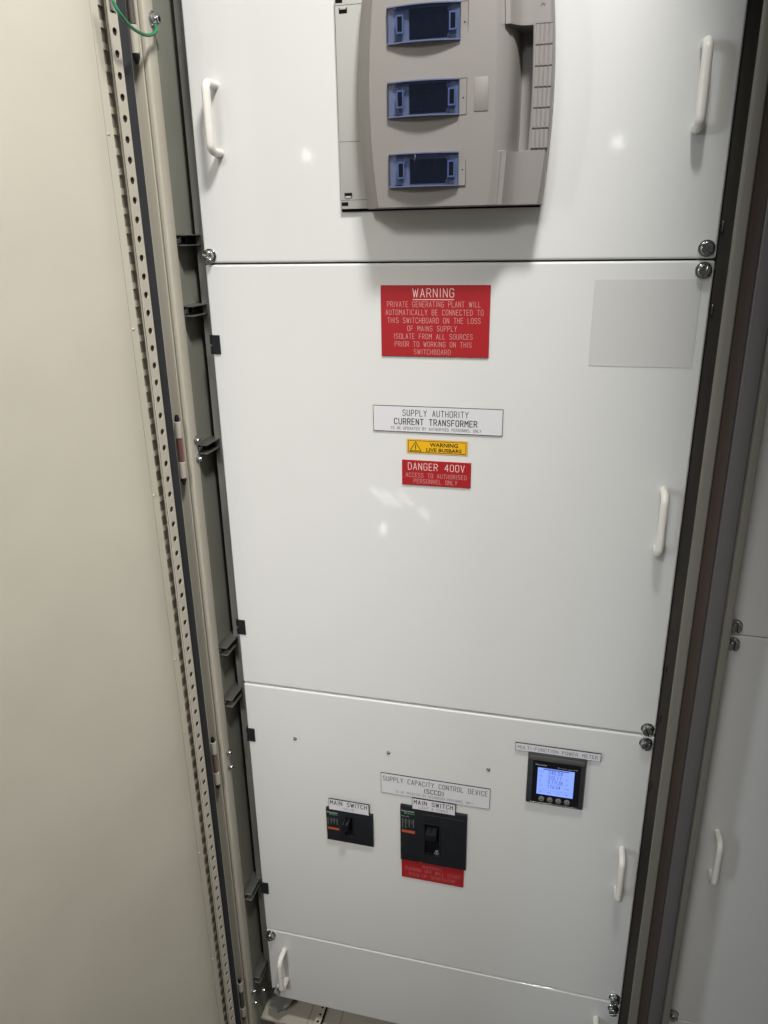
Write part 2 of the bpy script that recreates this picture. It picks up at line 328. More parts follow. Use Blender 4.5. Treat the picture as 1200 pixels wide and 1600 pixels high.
# the bar and bits on the base
b = MB()
hb = bmesh.new()
def holed_strip(length, width, pitch, rad, thick, first, n=12, ry=None):
    """strip in local (x = width, z = length) with real round holes, front at y=-thick"""
    b = bmesh.new(); ry = ry or rad
    z = 0.0; nseg = int(round(length/pitch))
    for i in range(nseg):
        zc = first+(i+0.5)*pitch; z0 = first+i*pitch; z1 = z0+pitch
        for yy, flip in ((-thick, False), (0, True)):
            ring = [b.verts.new((rad*math.cos(2*math.pi*k/n), yy, zc+ry*math.sin(2*math.pi*k/n))) for k in range(n)]
            outer = []
            for k in range(n):
                a = 2*math.pi*k/n; c, s_ = math.cos(a), math.sin(a)
                sc = min((width/2)/abs(c) if abs(c) > 1e-6 else 9, (pitch/2)/abs(s_) if abs(s_) > 1e-6 else 9)
                outer.append(b.verts.new((c*sc, yy, zc+s_*sc)))
            for k in range(n):
                f = (ring[k], ring[(k+1) % n], outer[(k+1) % n], outer[k])
                b.faces.new(f if flip else f[::-1])
            # corner fills
            for sx in (-1, 1):
                for sz in (-1, 1):
                    cv = b.verts.new((sx*width/2, yy, zc+sz*pitch/2))
                    q = [v for v in outer]
                    best = sorted(q, key=lambda v: (v.co-cv.co).length)[:2]
                    try: b.faces.new((cv, best[0], best[1]))
                    except ValueError: pass
            if not flip: fr_ring = ring
        bk = ring
        for k in range(n): b.faces.new((fr_ring[k], bk[k], bk[(k+1) % n], fr_ring[(k+1) % n]))
    zz0, zz1 = first, first+nseg*pitch
    for sx in (-1, 1):
        v = [b.verts.new((sx*width/2, yy, zz)) for yy, zz in ((-thick, zz0), (0, zz0), (0, zz1), (-thick, zz1))]
        b.faces.new(v)
    bmesh.ops.remove_doubles(b, verts=b.verts, dist=1e-6)
    bmesh.ops.recalc_face_normals(b, faces=b.faces)
    return b
hb = holed_strip(0.30, 0.0125, 0.015, 0.0028, 0.002, 0.0)
hb.transform(Matrix.Translation((0.0905, 0.0, -1.4400)) @ Matrix.Rotation(math.radians(-90), 4, 'X') @ Matrix.Scale(1, 4))
b.add(hb)
MB().box(0.0850, 0.0960, 0.002, 0.298, -1.4552, -1.4450).build('bar_hole_shade', black, cab)  # added black backing that paints shade into the bar's holes
b.build('perforated_bar', frame_paint, cab)
MB().box(0.066, 0.0665, 0.0, 0.35, -1.4558, -1.4546).box(0.13, 0.1305, 0.0, 0.35, -1.4558, -1.4546).build('base_seam', galv_dark, cab)
MB().prism([(-0.010, 0.0), (0.012, -0.006), (0.030, 0.010), (0.034, 0.022), (0.028, 0.030), (0.016, 0.026), (-0.012, 0.012)], -0.0015, 0.0015,
           M=Matrix.Translation((0.000, 0.0, -1.4200)) @ Matrix.Rotation(math.radians(-70), 4, 'X')).build('corner_gusset', galv, cab)
# support brackets of the left recess: short C-channels running back from the post to the mullion
bracket_steel = mat('bracket_steel', (0.13, 0.13, 0.118), 0.4, metal=0.4, var=0.2, vscale=20)
def bracket(z, h=0.0145, dark=bracket_steel):
    b = MB()
    x0, x1 = -0.0318, -0.0125
    b.box(x0, x1, -0.0215, 0.034, z+h/2-0.0016, z+h/2, bev=0.0004, seg=1).box(x0, x1, -0.0215, 0.034, z-h/2, z-h/2+0.0016, bev=0.0004, seg=1)
    b.box(x0, x0+0.0020, -0.0215, 0.034, z-h/2+0.0017, z+h/2-0.0017)
    o = b.build('support_bracket', dark, cab)
    MB().lathe([(0.0030, 0), (0.0050, 0.0002), (0.0050, 0.0024), (0.0040, 0.0036)], 12, Matrix.Translation((-0.0296, -0.0145, z)) @ TORIGHT).build('screw', zinc, o)
    MB().box(-0.0298, -0.0290, -0.004, 0.005, z-0.003, z+0.003).build('slot', black, o)
for z in (0.031, -0.0610, -0.2570, -0.594, -0.692, -1.112, -1.322): bracket(z)
def inv_children(root): pass
# bolts on the post (axis +x)
def bolt(y, z, s=1.0, x=-0.0250, washer=zinc):
    M = Matrix.Translation((x, y, z)) @ TORIGHT
    o = MB().lathe([(0.0045*s, 0.0016*s), (0.0046*s, 0.0022*s), (0.0047*s, 0.0070*s), (0.0041*s, 0.0080*s), (0.0025*s, 0.0081*s), (0.0024*s, 0.0058*s)], 20, M).build('bolt', zinc, cab)
    MB().lathe([(0.0078*s, 0.0), (0.0080*s, 0.0004*s), (0.0080*s, 0.0014*s), (0.0076*s, 0.0017*s)], 24, M).build('washer', washer, o)
    MB().lathe([(0.0060*s, 0.0018*s), (0.0061*s, 0.0034*s), (0.0058*s, 0.0036*s)], 20, M).build('spring_washer', galv, o)
    MB().lathe([(0.0023*s, 0.0060*s), (0.0023*s, 0.00815*s)], 6, M).build('hex_socket', black, o)
bolt(-0.0300, -0.2407, 0.80); bolt(-0.0285, -0.2690, 0.80)
bolt(-0.0310, -0.7830, 0.80); bolt(-0.0300, -0.8127, 0.80)
bolt(-0.0290, 0.2825, 1.15, washer=zinc)
bolt(-0.0310, -1.3400, 0.85); bolt(-0.0300, -1.3720, 0.85)
bolt(-0.002, -1.3720, 0.85, x=-0.0200)
# hinge between post and door: knuckles round a vertical pin
def hinge(z0, z1, mid, x=-0.0325, y=-0.0625, knuckle=0.0245):
    r = 0.0050
    T = lambda z: Matrix.Translation((x, y, z))
    h = MB().lathe([(r*0.80, z0+knuckle+0.001), (r*0.80, z1-knuckle-0.001)], 16, T(0)).build('hinge', mid, cab)
    MB().lathe([(r*.9, z1-knuckle), (r, z1-knuckle+.0006), (r, z1-.0006), (r*.85, z1)], 18, T(0)).build('knuckle', frame_paint, h)
    MB().lathe([(r*.85, z0), (r, z0+.0006), (r, z0+knuckle-.0006), (r*.9, z0+knuckle)], 18, T(0)).build('knuckle', frame_paint, h)
    MB().lathe([(r*.72, z1+.0001), (r*.72, z1+.004), (r*.45, z1+.009), (r*.3, z1+.0095)], 14, T(0)).build('cap', black_plastic, h)
    MB().lathe([(r*.3, z0-.0105), (r*.45, z0-.010), (r*.85, z0-.004), (r*.85, z0-.0001)], 14, T(0)).build('cap', black_plastic, h)
    MB().box(x-.0055, x-.0018, y+.002, y+.0105, z0+knuckle, z1-knuckle).build('hinge_leaf', galv_dark, h)
hinge(0.2400, 0.345, galv_dark, x=-0.0325, knuckle=0.030)
hinge(-0.2880, -0.2060, hinge_red, knuckle=0.0235)
hinge(-0.8230, -0.7400, hinge_brown, knuckle=0.0230)
hinge(-1.3680, -1.2800, galv_dark, knuckle=0.0220)
# tiny bright clip ends seen in the right-hand gap
for z in (0.036, -0.058, -0.556, -0.640, -0.760): MB().box(0.6545, 0.6570, 0.0140, 0.0186, z-0.006, z+0.006, bev=0.0006).build('clip_end', zinc, cab)
adopt(cab)
# ================================================================== OPEN DOOR
TH = math.radians(105)
dv = Vector((math.cos(-TH), math.sin(-TH), 0)); nv = Vector((-dv.y, dv.x, 0))
if nv.x < 0: nv = -nv
DG = Vector((-0.0310, -0.0750, 0))
# local frame: x = s along the door, y = -normal (front faces -y), z up
DM = Matrix(((dv.x, -nv.x, 0, DG.x), (dv.y, -nv.y, 0, DG.y), (0, 0, 1, 0), (0, 0, 0, 1)))
door = empty('open_door', (DG.x, DG.y, ZB), 'beige textured steel door swung open on the left beside the white panels', 'door')
MB().box(0.0318, 0.0430, 0.0120, 0.0135, ZB, ZT).build('edge_margin', beige_paint, door)
MB().box(-0.004, 0.0150, 0.0120, 0.0135, ZB, ZT).build('gasket_seat', beige_paint, door)
wb = MB()
for i in range(90):
    zc = -1.5030+0.0221*i
    wb.cprism([(0.0152, 0.0160), (0.0316, 0.01365), (0.0316, 0.0145), (0.0152, 0.0172)], zc-0.0038, zc+0.0038)
wb.build('light_band_webs', beige_paint, door)  # webs shaped as the light bands falling through the strip's holes
MB().cprism([(0.0152, 0.0200), (0.0215, 0.0190), (0.0316, 0.0136), (0.0316, 0.0139), (0.0215, 0.0196), (0.0152, 0.0208)], ZB, ZT).build('shadow_channel', mat('shaded_channel_paint', (0.46, 0.42, 0.35), 0.6), door)  # recess and darker tone stand for the strip's shadow on the door
MB().box(0.0246, 0.0354, -0.0052, -0.0044, -1.5030, 0.477).build('hole_shade_strip', mat('hole_shade_brown', (0.06, 0.05, 0.042), 0.6), door)  # dark brown backing stands for the shade seen through the holes
MB().box(0.0429, 0.0441, 0.0137, 0.0140, ZB, ZT).build('panel_joint', black, door)
MB().box(0.0437, 0.66, 0.0118, 0.0135, ZB, ZT).build('inner_panel', beige_paint, door)
MB().box(-0.004, 0.66, 0.0230, 0.0260, ZB, ZT).build('outer_skin', beige_paint, door)
MB().box(0.0, 0.0145, 0.0, 0.0115, ZB, ZT, bev=0.0022, seg=3).build('gasket', rubber, door)
st = MB(); sb = holed_strip(1.98, 0.0135, 0.0221, 0.0036, 0.0014, 0.0, n=20, ry=0.0042)
sb.transform(Matrix.Translation((0.0300, -0.0068, -1.5030)))
st.add(sb); st.box(0.0222, 0.0232, -0.0066, 0.0112, -1.5030, 0.477)
st.build('perforated_strip', frame_paint, door, smooth=0.5)
for o in door.children: o.data.transform(DM)
for z in (0.150, -0.075, -0.300, -0.560, -0.690, -0.930, -1.170):
    o = MB().lathe([(0.0016, 0.0), (0.0014, 0.0008), (0.0006, 0.0012)], 12, Matrix.Translation((0.0400, 0.0119, z)) @ TOFRONT).build('rivet', beige_paint, door); o.data.transform(DM)
adopt(door)
# ================================================================== COVER PANELS
def knob(parent, x, z, ang, y=0.0, m=None):
    M = Matrix.Translation((x, y, z)) @ TOFRONT @ Matrix.Rotation(math.radians(ang), 4, 'Z')
    n = 40
    o = MB().lathe([(0.0090, 0.0002), (0.0094, 0.0008), (0.0094, 0.0016), (0.0088, 0.0022), (0.0076, 0.0024), (0.0074, 0.0062), (0.0070, 0.0066)], n, M)
    for sgn in (-1, 1):
        pts = [(sgn*0.0011, 0.0)]
        a0 = math.asin(0.0011/0.0073)
        ring = [(0.0073*math.sin(a0+(math.pi-2*a0)*i/12)*sgn, 0.0073*math.cos(a0+(math.pi-2*a0)*i/12)) for i in range(13)]
        b = bmesh.new()
        lo = [b.verts.new((px, pz, 0.0064)) for px, pz in ring]; hi = [b.verts.new((px, pz, 0.0108)) for px, pz in ring]
        b.faces.new(lo); tp = b.faces.new(hi[::-1])
        for i in range(13): b.faces.new((lo[i], hi[i], hi[(i+1) % 13], lo[(i+1) % 13]))
        bmesh.ops.recalc_face_normals(b, faces=b.faces)
        bmesh.ops.bevel(b, geom=[e for e in b.edges if all(v.co.z > 0.0107 for v in e.verts)], offset=0.0011, segments=3, profile=0.5, affect='EDGES')
        b.transform(M); o.add(b)
    return o.build('panel_screw', m or chrome, parent)
def handle(parent, x, zc, L=0.088, h=0.032, r=0.0052):
    z0, z1 = zc-L/2+r, zc+L/2-r; R = 0.0095
    pts = [(x, 0.001, z1), (x, -(h-r-R)*0.5, z1), (x, -(h-r-R), z1)]
    pts += [(x, -(h-r-R)-R*math.sin(a), z1-R+R*math.cos(a)) for a in [math.radians(15*i) for i in range(1, 7)]]
    pts += [(x, -(h-r), z1-R-(z1-z0-2*R)*k/3) for k in (1, 2)]
    pts += [(x, -(h-r-R)-R*math.cos(a), z0+R-R*math.sin(a)) for a in [math.radians(15*i) for i in range(0, 7)]]
    pts += [(x, -(h-r-R)*0.5, z0), (x, 0.001, z0)]
    return MB().tube(pts, r, 18).build('handle', handle_white, parent)
def clip(parent, z):
    c = MB().box(0.0004, 0.0130, -0.0022, -0.0003, z-0.0132, z+0.0132, bev=0.0005, seg=1).box(-0.0022, -0.0002, -0.0022, 0.010, z-0.0132, z-0.003, bev=0.0004, seg=1).box(-0.0022, -0.0002, -0.0022, 0.010, z+0.001, z+0.0132, bev=0.0004, seg=1)
    return c.build('hinge_clip', black_plastic, parent)
def panel(z0, z1, label, x0=0.0, x1=0.65, group='white cover panels of the open switchboard', cz=None):
    p = empty('cover_panel', ((x0+x1)/2, 0.009, z0), label, 'panel', group)
    MB().box(x0, x1, 0.0, 0.0185, z0, z1, bev=0.0030, seg=5).build('panel_sheet', white_powder, p, smooth=0)
    return p
P1 = panel(0.0010, 0.585, 'white steel cover panel at the top, carrying the grey moulded distribution unit')
handle(P1, 0.0365, 0.1745); handle(P1, 0.6125, 0.1785, 0.092, r=0.0056)
knob(P1, 0.0090, 0.0105, 60); knob(P1, 0.6385, 0.0125, 50)
adopt(P1)
P2 = panel(-0.6607, -0.0010, 'tallest white steel cover panel, carrying the yellow sticker and current transformer sign')
handle(P2, 0.6225, -0.3250, 0.091); knob(P2, 0.6382, -0.0120, -10); knob(P2, 0.6385, -0.6495, 30)
clip(P2, -0.1080); clip(P2, -0.5570); adopt(P2)
P3 = panel(-1.2062, -0.6637, 'white steel cover panel with the two main switches and the lit power meter')
handle(P3, 0.6225, -0.9170, 0.090); knob(P3, 0.6385, -0.6745, -25); knob(P3, 0.6385, -1.1955, 5)
clip(P3, -0.7640); clip(P3, -1.1040)
for x, z in ((0.0855, -0.7594), (0.2474, -0.7599), (0.4101, -0.7635)):
    MB().lathe([(0.0032, 0.0), (0.0031, 0.0008), (0.0022, 0.0022), (0.0009, 0.0028)], 16, Matrix.Translation((x, 0, z)) @ TOFRONT).build('rivet', galv, P3)
adopt(P3)
P4 = panel(-1.3838, -1.2080, 'short blank white steel cover panel at the very bottom, above the cabinet base')
handle(P4, 0.0345, -1.2910, 0.086, r=0.0050); handle(P4, 0.6124, -1.2910, 0.086)
knob(P4, 0.0098, -1.2180, 80); knob(P4, 0.0098, -1.3680, 20); knob(P4, 0.6385, -1.2210, -70)
adopt(P4)
# ================================================================== NEIGHBOURING CABINET
nb = empty('neighbouring_cabinet', (1.0, 0.10, ZB), 'second cabinet frame in shade at the right edge, joined to the main one', 'cabinet')
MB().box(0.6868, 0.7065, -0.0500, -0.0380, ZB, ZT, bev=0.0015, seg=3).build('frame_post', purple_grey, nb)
MB().cprism([(0.7068, -0.0600), (0.7160, -0.0600), (0.7160, 0.012), (0.7135, 0.012), (0.7135, -0.0570), (0.7068, -0.0480)], ZB, ZT, bev=0.0009).build('door_frame_lip', shaded_frame, nb)
MB().box(0.716, 1.42, 0.030, 0.034, ZB, ZT).build('back_wall', galv_dark, nb)
MB().cprism([(0.574, -0.02), (0.574, -0.98), (1.42, -0.98), (1.42, -0.02)], 0.625, 0.655, bev=0.002).build('added_shade_board', purple_grey, nb)  # added board out of view, only blocks light from the upper right
adopt(nb)
def npanel(z0, z1, label):
    p = empty('cover_panel', (1.06, 0.009, z0), label, 'panel', 'white cover panels of the neighbouring cabinet')
    MB().box(0.7170, 1.38, 0.0, 0.0185, z0, z1, bev=0.0015, seg=4).build('panel_sheet', white_powder, p, smooth=0)
    return p
A1 = npanel(-0.4832, 0.585, 'shaded cover panel at the right edge, the one above the thin dark seam')
knob(A1, 0.7335, -0.4690, 0); adopt(A1)
A2 = npanel(-1.2150, -0.4848, 'shaded cover panel at the right edge with one white handle near its lower left')
handle(A2, 0.7545, -0.8530, 0.086, r=0.0050); knob(A2, 0.7335, -0.4960, -5); knob(A2, 0.7335, -1.2030, 40); adopt(A2)
A3 = npanel(-1.56, -1.2166, 'shaded cover panel at the lower right corner, mostly out of view'); adopt(A3)
# ================================================================== DISTRIBUTION UNIT
DZ = 0.180; HZ = 0.1165
du = empty('distribution_unit', (0.33, 0.0, DZ-HZ), 'warm grey moulded busbar cover with three blue windows at the top of the picture', 'switchgear')
MB().box(0.1985, 0.4462, -0.0022, -0.0002, DZ-HZ-0.0020, DZ+HZ+0.0020).build('backing_gasket', black, du)
MB().box(0.1992, 0.4440, -0.0062, -0.0024, DZ-HZ+0.0012, DZ+HZ-0.0012, bev=0.0008).build('mounting_plate', pale_abs, du)
for s_ in (-1, 1):
    zc = DZ+s_*(HZ-0.0070)
    MB().box(0.2000, 0.2085, -0.00632, -0.0061, zc-0.0022, zc+0.0022).build('mounting_slot', black, du)
    zc = DZ+s_*(HZ-0.0170); MB().box(0.2040, 0.2140, -0.00632, -0.0061, zc-0.0030, zc+0.0030).build('mounting_slot', black, du)
for zz in (DZ-HZ+0.0115, DZ+HZ-0.0115, 0.1415): MB().box(0.1995, 0.236, -0.00628, -0.0061, zz-0.0003, zz+0.0003).build('plate_groove', galv_dark, du)
for s_ in (-1, 1):
    zc = DZ+s_*(HZ-0.0150)
    MB().box(0.2052, 0.2128, -0.0072, -0.0064, zc-0.0012, zc+0.0012, bev=0.0003).build('plate_catch', pale_abs, du)
# lofted moulded cover
def bfun(z): return ((z-DZ)/HZ)**2
def section(z):
    b = bfun(z); e = 0.0085*b; dy = 0.004*b
    scoop = 0.1192 < z < 0.2405
    zz = abs(z-DZ)/HZ
    L = 0.2340+e; FL = 0.2535+0.0075*b; FR = 0.3968-0.0055*b; GL = 0.4335-0.006*b; GR = 0.4560-0.0080*b
    P = [(L-0.004, -0.0064), (L-0.0045, -0.018), (L-0.0035, -0.027+dy), (L-0.0005, -0.0325+dy), (L+0.004, -0.0385+dy), (L+0.011, -0.0478+dy), (FL-0.0012, -0.0590+dy), (FL, -0.0600+dy), (0.30, -0.0603+dy), (0.36, -0.0603+dy), (FR-0.0015, -0.0602+dy), (FR, -0.0600+dy)]
    if scoop:
        P += [(FR+0.005, -0.0570+dy), (FR+0.0105, -0.0540+dy), (0.4120-e, -0.0480+dy), (0.4150-e*.6, -0.0380), (0.4175-e*.5, -0.0260), (0.4190-e*.4, -0.0150), (0.4200-e*.4, -0.0135), (GL-0.0002, -0.0135), (GL, -0.0440+dy)]
    else:
        P += [(FR+0.004, -0.0575+dy), (FR+0.0075, -0.0565+dy), (FR+0.0090, -0.0588+dy), (FR+0.0140, -0.0585+dy), (FR+0.0160, -0.0560+dy), (FR+0.0185, -0.0520+dy), (0.4195-e*.5, -0.0480+dy), (0.4225-e*.5, -0.0460+dy), (GL, -0.0450+dy)]
    P += [(GL+0.0012, -0.0452+dy), (GR-0.003, -0.0452+dy), (GR, -0.0425+dy), (GR+0.0006, -0.0280), (GR+0.0002, -0.0120), (GR-0.009, -0.0064)]
    return P
levels = sorted([DZ-HZ+2*HZ*i/40 for i in range(41)] + [0.1188, 0.1196, 0.2400, 0.2412])
levels = [z for z in levels if not (0.1188 < z < 0.1196 or 0.2400 < z < 0.2412)]
b = bmesh.new(); rows = []
for z in levels: rows.append([b.verts.new((x, y, z)) for x, y in section(z)])
n = len(rows[0])
for i in range(len(rows)-1):
    for k in range(n-1): b.faces.new((rows[i][k], rows[i][k+1], rows[i+1][k+1], rows[i+1][k]))
b.faces.new(rows[0]); b.faces.new(rows[-1][::-1])
bmesh.ops.recalc_face_normals(b, faces=b.faces)
cv = MB(); cv.add(b); cv.build('moulded_cover', grey_abs, du, smooth=0.55)
rb = MB()
rz = [0.2418, 0.2216, 0.2014, 0.1812, 0.1610, 0.1408, 0.1206]
for i in range(6):
    zt, zb = rz[i]-0.0008, rz[i+1]+0.0008; zc = (zt+zb)/2; e = bfun(zc)
    for k in range(4):
        x = 0.4360-0.005*e+k*0.00475
        rb.box(x, x+0.0038, -0.0462+0.004*e, -0.0440+0.004*e, zb, zt, bev=0.0004, seg=1)
rb.build('grip_ribs', grey_abs, du)
gm = MB()
for i in range(7):
    e = bfun(rz[i]); gm.box(0.4358-0.005*e, 0.4540-0.005*e, -0.04546+0.004*e, -0.0445+0.004*e, rz[i]-0.0006, rz[i]+0.0006)
gm.build('grip_groove', galv_dark, du)
# moulded marking at the top of the grip bar
tx = MB()
for i in range(6):
    z = 0.2860-i*0.0056; ribbon(tx.bm, [(0.4385, z), (0.4405, z+0.0028), (0.4425, z), (0.4435, z+0.0022)], 0.0005, -0.0454+0.004*bfun(z))
tx.build('moulded_mark', dark_pl, du, smooth=0)
# raised rectangular pad
mb = MB(); yy = -0.0603
def frame_line(mb, x0, x1, z0, z1, w_, y0, y1):
    mb.box(x0, x1, y0, y1, z1-w_, z1); mb.box(x0, x1, y0, y1, z0, z0+w_); mb.box(x0, x0+w_, y0, y1, z0+w_+1e-5, z1-w_-1e-5); mb.box(x1-w_, x1, y0, y1, z0+w_+1e-5, z1-w_-1e-5)
MB().box(0.3722, 0.3880, -0.0609, -0.0590, 0.1592, 0.1925, bev=0.0007, seg=2).build('label_pad', grey_abs, du)
def window(zc, tilt=0):
    x0, x1, hh = 0.2752, 0.3562, 0.0172
    xm = (x0+x1)/2
    e = 0.004*bfun(zc); y = -0.0604+e
    fr_ = MB().box(x0-0.0006, 0.3640, y-0.0001, y+0.003, zc-hh-0.0004, zc+hh+0.0006)
    root = fr_.build('window', grey_abs, du)
    g = MB(); frame_line(g, x0-0.0010, 0.3644, zc-hh-0.0006, zc+hh+0.0012, 0.0006, y-0.0003, y+0.001); g.build('recess_line', galv_dark, root)
    MB().lathe([(0.0008, 0), (0.0007, 0.0005)], 10, Matrix.Translation((0.3605, y-0.0001, zc-0.001)) @ TOFRONT).build('indicator_dot', black, root)
    # dark aperture with the breaker fronts behind
    MB().prism([(0.2998, zc-hh+0.003), (0.3415, zc-hh+0.003), (0.3415, zc-0.0115), (0.3450, zc-0.006), (0.3450, zc+0.006), (0.3415, zc+0.0115), (0.3415, zc+hh-0.002), (0.2998, zc+hh-0.002)], y-0.0004, y-0.0002).build('aperture', black, root)
    for q0, q1 in ((0.2765, 0.2990), (0.3458, 0.3555)):
        MB().box(q0, q1, y-0.0005, y-0.0002, zc-hh+0.001, zc+hh-0.001).build('window_side', pale_abs, root)
    bk = MB()
    for k in range(3): bk.box(0.3018+k*0.0125, 0.3128+k*0.0125, y-0.0012, y-0.0005, zc-hh+0.005, zc+hh-0.008, bev=0.0003, seg=1)
    bk.build('breaker_fronts', gloss_black, root)
    # blue curved cover: front sheet plus top and bottom lips
    N = 16
    def yc(t): return y-0.0028-0.0060*math.sin(math.pi*t)
    b = bmesh.new(); F = []
    for i in range(N+1):
        t = i/N; x = x0+(x1-x0)*t
        F.append((b.verts.new((x, yc(t), zc-hh)), b.verts.new((x, yc(t), zc+hh))))
    for i in range(N): b.faces.new((F[i][0], F[i+1][0], F[i+1][1], F[i][1])).normal_update()
    b.normal_update()
    if b.faces[:][0].normal.y > 0: bmesh.ops.reverse_faces(b, faces=b.faces)
    c = MB(); c.add(b); c.build('blue_cover', tint, root, smooth=0.8)
    b = bmesh.new()
    for zz in (zc-hh, zc+hh):
        R1 = [(b.verts.new((x0+(x1-x0)*i/N, yc(i/N)-0.0006, zz-0.0006)), b.verts.new((x0+(x1-x0)*i/N, yc(i/N)-0.0006, zz+0.0006)), b.verts.new((x0+(x1-x0)*i/N, y, zz+0.0006)), b.verts.new((x0+(x1-x0)*i/N, y, zz-0.0006))) for i in range(N+1)]
        for i in range(N):
            for a, d in ((0, 1), (1, 2), (2, 3), (3, 0)): b.faces.new((R1[i][a], R1[i+1][a], R1[i+1][d], R1[i][d]))
        b.faces.new(R1[0]); b.faces.new(R1[-1])
    for xx in (x0, x1):
        vs = [b.verts.new(p) for p in ((xx, y-0.0036, zc-hh+0.0008), (xx, y, zc-hh+0.0008), (xx, y, zc+hh-0.0008), (xx, y-0.0036, zc+hh-0.0008))]; b.faces.new(vs)
    bmesh.ops.recalc_face_normals(b, faces=b.faces)
    c = MB(); c.add(b); c.build('cover_rim', edge_blue, root, smooth=0.6)
    for xc in (0.2905, 0.3485):
        t = (xc-x0)/(x1-x0); yq = yc(t)
        k = MB(); frame_line(k, xc-0.0042, xc+0.0042, zc-0.0088, zc+0.0088, 0.0016, yq-0.0016, yq+0.0006)
        ck = k.build('cover_clip', blue_clip, root)
        MB().box(xc-0.0025, xc+0.0025, yq-0.0012, yq-0.0002, zc-0.0070, zc+0.0070).build('clip_slot', black, root)
    # dark latch marks along the lips
    for q0, q1 in ((zc-hh+0.0007, zc-hh+0.0022), (zc+hh-0.0024, zc+hh-0.0007)):
        MB().box(0.2830, 0.2915, y-0.0052, y-0.0030, q0, q1).build('cover_latch', mat('navy_plastic', (0.02, 0.03, 0.10), 0.3), root)
for zc in (0.2468, 0.1745, 0.1022): window(zc)
adopt(du)
# ================================================================== ENGRAVED LABELS
def plate(x0, x1, z0, z1, y0, y1, face, label, cat='label', border=0.0, edge=None, group=None, name='engraved_label'):
    root = empty(name, ((x0+x1)/2, 0, z0), label, cat, group)
    if border:
        MB().box(x0, x1, y1, y0, z0, z1).build('backing', lam_core, root)
        MB().box(x0+border, x1-border, y1-0.0002, y1+0.0004, z0+border, z1-border).build('face', face, root)
    else:
        MB().box(x0, x1, y1, y0, z0, z1, bev=0.0003, seg=1).build('face', face, root)
    return root
ST = 0.00058
L = plate(0.2476, 0.3904, -0.1187, -0.0280, -0.0002, -0.0020, red_lam, 'largest red engraved plate, warning about the private generating plant', 'sign')
lettering([('WARNING', 0.2905, 0.3439, -0.0427, 0.0103, 0.00082)], -0.0021, ink_white, L, 'heading')
ul = MB(); ribbon(ul.bm, [(0.2905, -0.0459), (0.3439, -0.0459)], 0.0009, -0.00216); ul.build('underline', ink_white, L, smooth=0)
lettering([('PRIVATE GENERATING PLANT WILL', .2564, .3782, -.0550, .0066, ST), ('AUTOMATICALLY BE CONNECTED TO', .2541, .3820, -.0652, .0066, ST),
           ('THIS SWITCHBOARD ON THE LOSS', .2566, .3786, -.0754, .0066, ST), ('OF MAINS SUPPLY', .2832, .3481, -.0855, .0064, ST),
           ('ISOLATE FROM ALL SOURCES', .2651, .3689, -.0956, .0064, ST), ('PRIOR TO WORKING ON THIS', .2661, .3677, -.1057, .0064, ST), ('SWITCHBOARD', .2919, .3404, -.1156, .0064, ST)], -0.0021, ink_pink, L)
adopt(L)
L = plate(0.2340, 0.4120, -0.2217, -0.1857, -0.0002, -0.0018, white_lam, 'white engraved plate reading supply authority current transformer, above the yellow sticker', border=0.0007)
lettering([('SUPPLY AUTHORITY', .2760, .3657, -.1990, .0082, 0.00088), ('CURRENT TRANSFORMER', .2643, .3777, -.2110, .0080, 0.00115)], -0.0021, ink_black, L, 'heading')
lettering([('TO BE OPERATED BY AUTHORISED PERSONNEL ONLY', .2590, .3836, -.2182, .0038, 0.0005)], -0.0021, ink_grey, L); adopt(L)
L = empty('warning_sticker', (0.3235, 0, -0.2521), 'small yellow sticker with a black triangle, warning of live busbars', 'sticker')
MB().box(0.2807, 0.3662, -0.0006, -0.0002, -0.2521, -0.2313).build('backing', yellow_pale, L)
MB().box(0.2832, 0.3637, -0.00075, -0.00055, -0.2500, -0.2334).build('face', yellow, L)
bl = MB(); frame_line(bl, 0.2832, 0.3637, -0.2500, -0.2334, 0.0006, -0.00095, -0.00085); bl.build('border_line', ink_black, L)
tri = MB()
ribbon(tri.bm, [(0.2858, -0.2482), (0.3012, -0.2482), (0.2935, -0.2352), (0.2858, -0.2482)], 0.0009, -0.00090)
ribbon(tri.bm, [(0.2935, -0.2395), (0.2935, -0.2442)], 0.0013, -0.00082); ribbon(tri.bm, [(0.2935, -0.2458), (0.2935, -0.2464)], 0.0013, -0.00082)
tri.build('warning_triangle', ink_black, L, smooth=0)
font_text('WARNING', .3134, .3525, -.2412, .0054, -0.0009, ink_black, L, 'lettering', bold=0.022)
font_text('LIVE BUSBARS', .3086, .3577, -.2482, .0048, -0.0009, ink_black, L, 'lettering', bold=0.022); adopt(L)
L = plate(0.2743, 0.3711, -0.2978, -0.2615, -0.0002, -0.0020, red_lam, 'small red engraved plate under the yellow sticker, danger 400 volts', 'sign')
lettering([('DANGER 400V', .2832, .3620, -.2750, .0096, 0.00082)], -0.0021, ink_white, L, 'heading')
lettering([('ACCESS TO AUTHORISED', .2799, .3652, -.2858, .0060, ST), ('PERSONNEL ONLY', .2913, .3523, -.2944, .0060, ST)], -0.0021, ink_pink, L); adopt(L)
L = plate(0.5160, 0.6385, -0.1262, -0.0215, -0.0001, -0.0005, blank_white, 'blank pale rectangular plate at the upper right of the tallest panel', 'plate', name='blank_plate'); adopt(L)
L = plate(0.4503, 0.5779, -0.7172, -0.7028, -0.0022, -0.0040, white_lam, 'narrow white plate above the lit meter, reading multi-function power meter', border=0.0007)
lettering([('MULTI-FUNCTION POWER METER', .4545, .5727, -.7128, .0058, 0.00062)], -0.0043, ink_grey, L); adopt(L)
L = plate(0.2339, 0.4147, -0.8402, -0.8003, -0.0002, -0.0018, white_lam, 'long white engraved plate reading supply capacity control device', border=0.0007)
